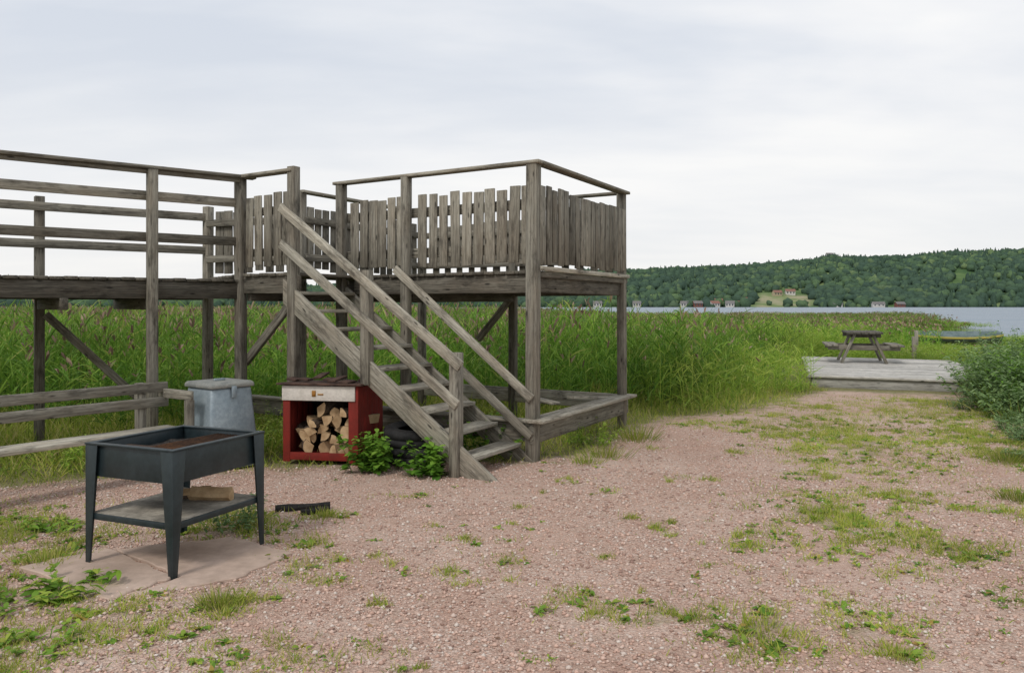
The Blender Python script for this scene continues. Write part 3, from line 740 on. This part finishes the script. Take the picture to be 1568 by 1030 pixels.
# ------------------------------------------------------------------ metal bin
bz=empty('metal_bin',(-2.93,7.98,0),R(52))
def tub(name,rings,mats,parent,bev=.01):
    V=[];F=[]
    for (hw,hd,z_) in rings:
        V+=[(-hw,-hd,z_),(hw,-hd,z_),(hw,hd,z_),(-hw,hd,z_)]
    for k_ in range(len(rings)-1):
        for i in range(4):
            j=(i+1)%4;F.append((k_*4+i,k_*4+j,k_*4+4+j,k_*4+4+i))
    F.append((3,2,1,0));e=len(V)-4;F.append((e,e+1,e+2,e+3))
    o=obj(name,npmesh(name,V,F,mats),parent)
    md=o.modifiers.new('b','BEVEL');md.width=bev;md.segments=2;md.limit_method='ANGLE';return o
tub('bin_body',[(.285,.285,0),(.222,.222,.80)],[M_galv],bz,bev=.03)
tub('bin_lid',[(.240,.240,.795),(.240,.240,.83),(.22,.22,.852)],[M_galvlid],bz,bev=.008)
parts=[(bx_(-.06,.06,-.01,.01,.852,.875),0),(bx_(-.02,.03,-.262,-.238,.70,.81),0)]
parts+=[([(-.262,-.274,.25),(.262,-.274,.25),(.262,-.255,.25),(-.262,-.255,.25),(-.258,-.268,.275),(.258,-.268,.275),(.258,-.25,.275),(-.258,-.25,.275)],0)]
boxmesh(parts,'seam_and_latch',[M_galv],bz,.004)

# ------------------------------------------------------------------ firewood box
fb=empty('firewood_box',(-2.33,8.10,0),math.atan2(-.13,.76))
FW,FD,FH=.80,.74,.80
parts=[]
for i in range(5):
    y0=.03+i*(FD-.03)/5
    for x0 in (0,FW-.025): parts.append((bx_(x0,x0+.025,y0,y0+(FD-.03)/5-.004,.03,FH-.03*i/5),0))
parts+=[(bx_(.0,FW,FD,FD+.02,.03,.76),0),(bx_(.026,FW-.026,.03,FD-.002,.07,.09),0)]
parts+=[(bx_(0,.075,0,.028,.02,FH-.16),0),(bx_(FW-.10,FW,0,.028,.02,FH-.16),0),(bx_(.076,FW-.101,0,.028,.04,.115),0)]
parts+=[(bx_(FW-.024,FW+.003,-.004,.07,.0,FH-.005),0)]
boxmesh(parts,'box_panels',[M_red],fb,.003)
boxmesh([(bx_(-.005,FW-.028,-.014,.026,FH-.158,FH-.01),0)],'sign_board',[M_white],fb,.003)
boxmesh([(bx_(.32,.36,-.02,-.0145,FH-.115,FH-.055),0),(bx_(.38,.44,-.018,-.0145,FH-.10,FH-.085),0)],'emblem',[M_emblem],fb,0)
c=[(-.05,-.05,FH),(FW+.05,-.05,FH),(FW+.05,FD+.06,FH-.05),(-.05,FD+.06,FH-.05),(-.05,-.05,FH+.022),(FW+.05,-.05,FH+.022),(FW+.05,FD+.06,FH-.028),(-.05,FD+.06,FH-.028)]
boxmesh([(c,0)],'roof',[M_felt],fb,.004)
for i in range(7):
    x_=-.06+i*.13;boxmesh([(bx_(0,.1,0,.2,0,.02),0)],'roof_scrap',[M_felt],fb,.004,(x_,random.uniform(.0,.3),FH+.03-.01*random.random()),(R(random.uniform(-3,12)),R(random.uniform(-12,12)),R(random.uniform(-30,30))))
boxmesh([(bx_(.03,FW-.03,FD-.03,FD-.003,.092,.74),0)],'back_dark_sheet',[M_dark],fb,0)  # near-black sheet added before the red back, keeps gaps between logs dark
z_=.15;row=0;k=0
while z_<.58:
    x_=.13+(.055 if row%2 else 0)
    while x_<FW-.12:
        k+=1
        wdg=random.random()<.85
        if not(row>3 and random.random()<.2):
            obj('firewood_log',log_mesh('fl%d'%k,random.uniform(.32,.42),random.uniform(.048,.075),wdg,k),fb,(x_+random.uniform(-.02,.02),.05+random.uniform(-.01,.14),z_+random.uniform(-.02,.02)),(R(random.uniform(-9,9)),R(random.uniform(0,360)),R(random.uniform(-32,32))))
        x_+=random.uniform(.10,.14)
    z_+=.090;row+=1

# ------------------------------------------------------------------ tyres
def tyre(name,loc,rot=(0,0,0)):
    prof=[(.17,-.06),(.19,-.085),(.26,-.095),(.305,-.08),(.318,-.05),(.322,-.012),(.314,-.01),(.314,.01),(.322,.012),(.318,.05),(.305,.08),(.26,.095),(.19,.085),(.17,.06)]
    n_=56;V=[];F=[];m_=len(prof)
    for i in range(n_):
        a_=i*6.2832/n_
        for j,(r_,z_) in enumerate(prof):
            rr=r_-(.008 if (i%2 and r_>.30) else 0)
            V.append((rr*math.cos(a_),rr*math.sin(a_),z_))
    for i in range(n_):
        for j in range(m_-1):
            F.append((i*m_+j,((i+1)%n_)*m_+j,((i+1)%n_)*m_+j+1,i*m_+j+1))
    obj(name,npmesh(name,V,F,[M_rubber]),None,loc,rot)
tyre('car_tyre',(-.98,8.15,.09),(0,R(2),0)); tyre('car_tyre',(-1.0,8.17,.28),(R(3),R(-3),1)); 

# ------------------------------------------------------------------ jetty, picnic table, boat
jt=empty('wooden_jetty');jb=PB()
L1=Vector((6.03,16.0,0));E1=Vector((.90,-.43,0));E2=Vector((.32,.947,0))
J=lambda a,b,z:L1+E1*a+E2*b+Vector((0,0,z))
b=.06
while b<6.0:
    jb.board(J(-.04+random.uniform(-.03,.03),b,.20),J(3.5,b,.20),.135,.04,tone=1.1);b+=.147
jb.board(J(0,-.03,.06),J(3.5,-.03,.06),.04,.22,tone=.75);jb.board(J(-.0,0,.06),J(-.0,6,.06),.04,.22,tone=.7)
jb.board(J(-.1,-.06,.2),J(3.5,-.06,.2),.09,.05,tone=1.2)
jb.build('jetty_planks',M_deckwood,jt)
pt=empty('picnic_table',(8.60,19.6,.22),R(-18));tb=PB()
for i in range(5): x_=-.32+i*.16;tb.board((x_,-.8,.73),(x_,.8,.73),.145,.05,tone=.45)
for s_ in (-1,1):
    for i in range(2): tb.board((s_*(.64+i*.15),-.8,.43),(s_*(.64+i*.15),.8,.43),.135,.045,tone=.75)
for y_ in (-.55,.55):
    for s_ in (-1,1): tb.board((s_*.50,y_,0),(s_*.20,y_,.70),.06,.16,up=(0,1,0),tone=.85)
    tb.board((-.80,y_+.05,.37),(.80,y_+.05,.37),.045,.12,tone=.75); tb.board((-.38,y_+.05,.66),(.38,y_+.05,.66),.045,.09,tone=.5)
tb.build('table_timbers',M_wood,pt)
bt=empty('rowing_boat',(17.0,30.5,.12),R(-8));V=[];F=[];n_=17
for i in range(n_):
    u_=i/(n_-1)*2-1;wd_=.62*(1-abs(u_)**2.3)+.01;sh=.10*u_*u_
    V+=[(u_*1.7,-wd_,.30+sh),(u_*1.7,-wd_*.985,.22+sh),(u_*1.6,-wd_*.6,.0+sh*.4),(u_*1.6,wd_*.6,.0+sh*.4),(u_*1.7,wd_*.985,.22+sh),(u_*1.7,wd_,.30+sh),(u_*1.5,wd_*.5,.50+sh*.3),(u_*1.5,-wd_*.5,.50+sh*.3)]
M=[]
for i in range(n_-1):
    for j in range(8):
        k_=(j+1)%8;F.append((i*8+j,i*8+8+j,i*8+8+k_,i*8+k_));M.append(0 if j in(0,4) else (2 if j in (1,2,3) else 1))
obj('hull_and_cover',npmesh('boat',V,F,[M_yellow,M_tarp,M_hull],matidx=M,smooth=True),bt)
for (x_,y_,h_) in ((11.1,22,.75),(13.2,26,.8)):
    pb=PB();pb.board((x_,y_,-.1),(x_,y_,h_),.09,.09,up=(0,1,0),tone=.9);pb.build('mooring_post',M_wood)

# ------------------------------------------------------------------ far hills, forest, village
M_hill,n=newmat('hillside')
pos=n.n('ShaderNodeNewGeometry').outputs['Position']
c=n.ramp(n.noise(pos,.012,5).outputs[0],[(.35,(.06,.11,.05)),(.5,(.10,.16,.065)),(.62,(.17,.22,.10))])
c=n.mix(n.attr('sand').outputs['Fac'],c,n.ramp(n.noise(pos,.03,5).outputs[0],[(.4,(.36,.32,.22)),(.6,(.18,.23,.10))]))
n.out(n.bsdf(c,1.,spec=0.).outputs[0])
M_for,n=newmat('forest_foliage')
pos=n.n('ShaderNodeNewGeometry').outputs['Position']
c=n.ramp(n.attr('rnd').outputs['Fac'],[(0.,(.034,.070,.036)),(.5,(.060,.112,.042)),(.85,(.095,.16,.05)),(1.,(.16,.22,.075))])
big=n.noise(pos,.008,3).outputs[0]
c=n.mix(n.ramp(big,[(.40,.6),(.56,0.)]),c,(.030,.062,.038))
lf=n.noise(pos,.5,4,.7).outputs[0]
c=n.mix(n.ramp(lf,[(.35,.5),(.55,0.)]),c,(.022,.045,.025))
c=n.mix(.09,c,(.30,.37,.40))  # aerial haze painted into the foliage colour as a pale blue-grey tint
n.out(n.bsdf(c,1.,lf,.8,1.2,spec=0.).outputs[0])
px_=[-900,-400,0,60,150,300,500,700,900,975,1100,1200,1245,1275,1320,1400,1450,1568,2100,2600]
pv=[30,40,42,40,33,27,30,42,54,55,60,66,71,76,74,76,82,86,92,80]
def hill(a,s):
    top=np.interp(a,px_,pv)/1220*1550-7
    e=np.clip(s,0,1);pr=(e**1.25*(1.6-.6*e))
    Yd=1000+550*s
    z=-2+(top+2)*np.clip(pr,0,1)-np.clip(s-1,0,1)*120
    z=z+(fbm(a*.02,s*4,1.)-.5)*14*np.clip(s*3,0,1)*(s<.92)
    return (a-784)/1220*Yd,Yd,z
aa=np.linspace(-900,2600,260);ss=np.linspace(-.02,1.3,34)
AA,SS=np.meshgrid(aa,ss);HX,HY,HZ=hill(AA,SS)
ii=np.arange(AA.size).reshape(AA.shape);F=np.stack([ii[:-1,:-1],ii[:-1,1:],ii[1:,1:],ii[1:,:-1]],2).reshape(-1,4)
sand=((AA>1160)&(AA<1240)&(SS>.03)&(SS<.26)).astype(float)*.85
obj('hills',npmesh('hills',np.stack([HX,HY,HZ],2),F,[M_hill],{'sand':sand.ravel()},True))
bm=bmesh.new();bmesh.ops.create_icosphere(bm,subdivisions=2,radius=1.)
iv=np.array([v.co[:] for v in bm.verts]);ifc=np.array([[v.index for v in f.verts] for f in bm.faces]);bm.free()
N=21000
a_=rng.uniform(-400,2100,N);s_=np.concatenate([rng.random(int(N*.76))**.9*1.02,rng.uniform(.9,1.05,N-int(N*.76))])
keep=np.ones(N,bool)
vil=(a_>1040)&(a_<1250)&(s_<.36);keep&=~(vil&(rng.random(N)<.6))
keep&=~((a_>1158)&(a_<1242)&(s_>.02)&(s_<.26)&(rng.random(N)<.88))
keep&=~((s_<.7)&(fbm(a_*.012,s_*3,1.)>.76))
a_=a_[keep];s_=s_[keep];N=len(a_)
x,y,z=hill(a_,np.clip(s_,0.005,1.1))
rad=rng.uniform(3.,6.6,N);con=rng.random(N)<np.clip(.14+.9*(fbm(a_*.01,s_*3)-.38),.06,.7)
V=iv[None]*(1+rng.uniform(-.26,.26,(N,len(iv),1)))
k_=np.where(con[:,None],np.clip(.95-.75*(iv[None,:,2]+1)/2,.1,1)*.85,1.15)
V=np.stack([V[:,:,0]*k_,V[:,:,1]*k_,V[:,:,2]*np.where(con,1.7,rng.uniform(.9,1.3,N))[:,None]],2)*rad[:,None,None]
V+=np.stack([x,y,z+rad*.7],1)[:,None,:]
Fp=(np.arange(N)*len(iv))[:,None,None]+ifc[None]
tr=np.where(con,rng.random(N)*.25,rng.random(N)**1.1)
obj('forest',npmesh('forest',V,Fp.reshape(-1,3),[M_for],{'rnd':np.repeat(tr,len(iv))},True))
M_wallw=simple('house_white',(.62,.60,.56),(.52,.50,.46),.2,.9);M_wallr=simple('house_red',(.22,.09,.07),(.18,.08,.06),.2,.9);M_wally=simple('house_yellow',(.44,.38,.26),(.40,.34,.22),.2,.9)
M_roofr=simple('roof_tile',(.27,.14,.11),(.22,.12,.09),.3,.9);M_roofg=simple('roof_grey',(.16,.15,.15),(.22,.21,.20),.3,.9);M_win=simple('window_glass',(.05,.06,.07),(.08,.09,.1),1,.3)
def house(a,s,w_,d_,h_,wall,roof,rz_):
    w_*=.8;d_*=.8;h_*=.9
    x,y,z=hill(np.array(float(a)),np.array(float(s)));x,y,z=float(x),float(y),max(float(z),.3)
    V=[(-w_/2,-d_/2,-4),(w_/2,-d_/2,-4),(w_/2,d_/2,-4),(-w_/2,d_/2,-4),(-w_/2,-d_/2,h_),(w_/2,-d_/2,h_),(w_/2,d_/2,h_),(-w_/2,d_/2,h_),(-w_/2,0,h_+d_*.38),(w_/2,0,h_+d_*.38)]
    e=.6;r0=[(-w_/2-e,-d_/2-e,h_-.3),(w_/2+e,-d_/2-e,h_-.3),(w_/2+e,0,h_+d_*.38+.35),(-w_/2-e,0,h_+d_*.38+.35),(-w_/2-e,d_/2+e,h_-.3),(w_/2+e,d_/2+e,h_-.3)]
    F=[(0,1,5,4),(1,2,6,5),(2,3,7,6),(3,0,4,7),(4,8,7),(5,6,9),(10,11,12,13),(13,12,15,14)];M=[0]*6+[1,1]
    V+=r0
    for i in range(3):
        b_=len(V);cx=-w_/2+w_*(i+.5)/3
        V+=[(cx-.8,-d_/2-.06,1.2),(cx+.8,-d_/2-.06,1.2),(cx+.8,-d_/2-.06,h_-.8),(cx-.8,-d_/2-.06,h_-.8)];F.append((b_,b_+1,b_+2,b_+3));M.append(2)
    me=bpy.data.meshes.new('house');me.from_pydata(V,[],F);me.polygons.foreach_set('material_index',M)
    for m_ in (wall,roof,M_win): me.materials.append(m_)
    obj('house',me,None,(x,y,z),(0,0,R(rz_)))
for h in [(1068,.01,14,9,5,M_wallr,M_roofg,10),(1094,.01,15,9,5,M_wallw,M_roofr,20),(1118,.01,13,9,5,M_wallw,M_roofg,-20),(1130,.04,16,9,5,M_wallr,M_roofr,8),(1190,.22,15,9,5,M_wally,M_roofr,12),(1210,.24,16,9,5,M_wallw,M_roofr,-5),(1048,.01,12,8,5,M_wallw,M_roofg,0),(1282,.0,14,8,4,M_wallw,M_roofg,5),(1345,.0,18,8,4,M_wallw,M_roofg,-5),(1378,.0,14,8,4,M_wallr,M_roofg,9),(975,.0,12,8,5,M_wallw,M_roofg,0),(915,.0,13,8,5,M_wallw,M_roofg,0),(1270,1.0,14,10,14,M_wallw,M_roofg,0),(1100,.1,13,9,5,M_wally,M_roofr,-8),(1142,.12,13,9,5,M_wallw,M_roofr,14)]:
    house(*h)
print('clumps',cnt)
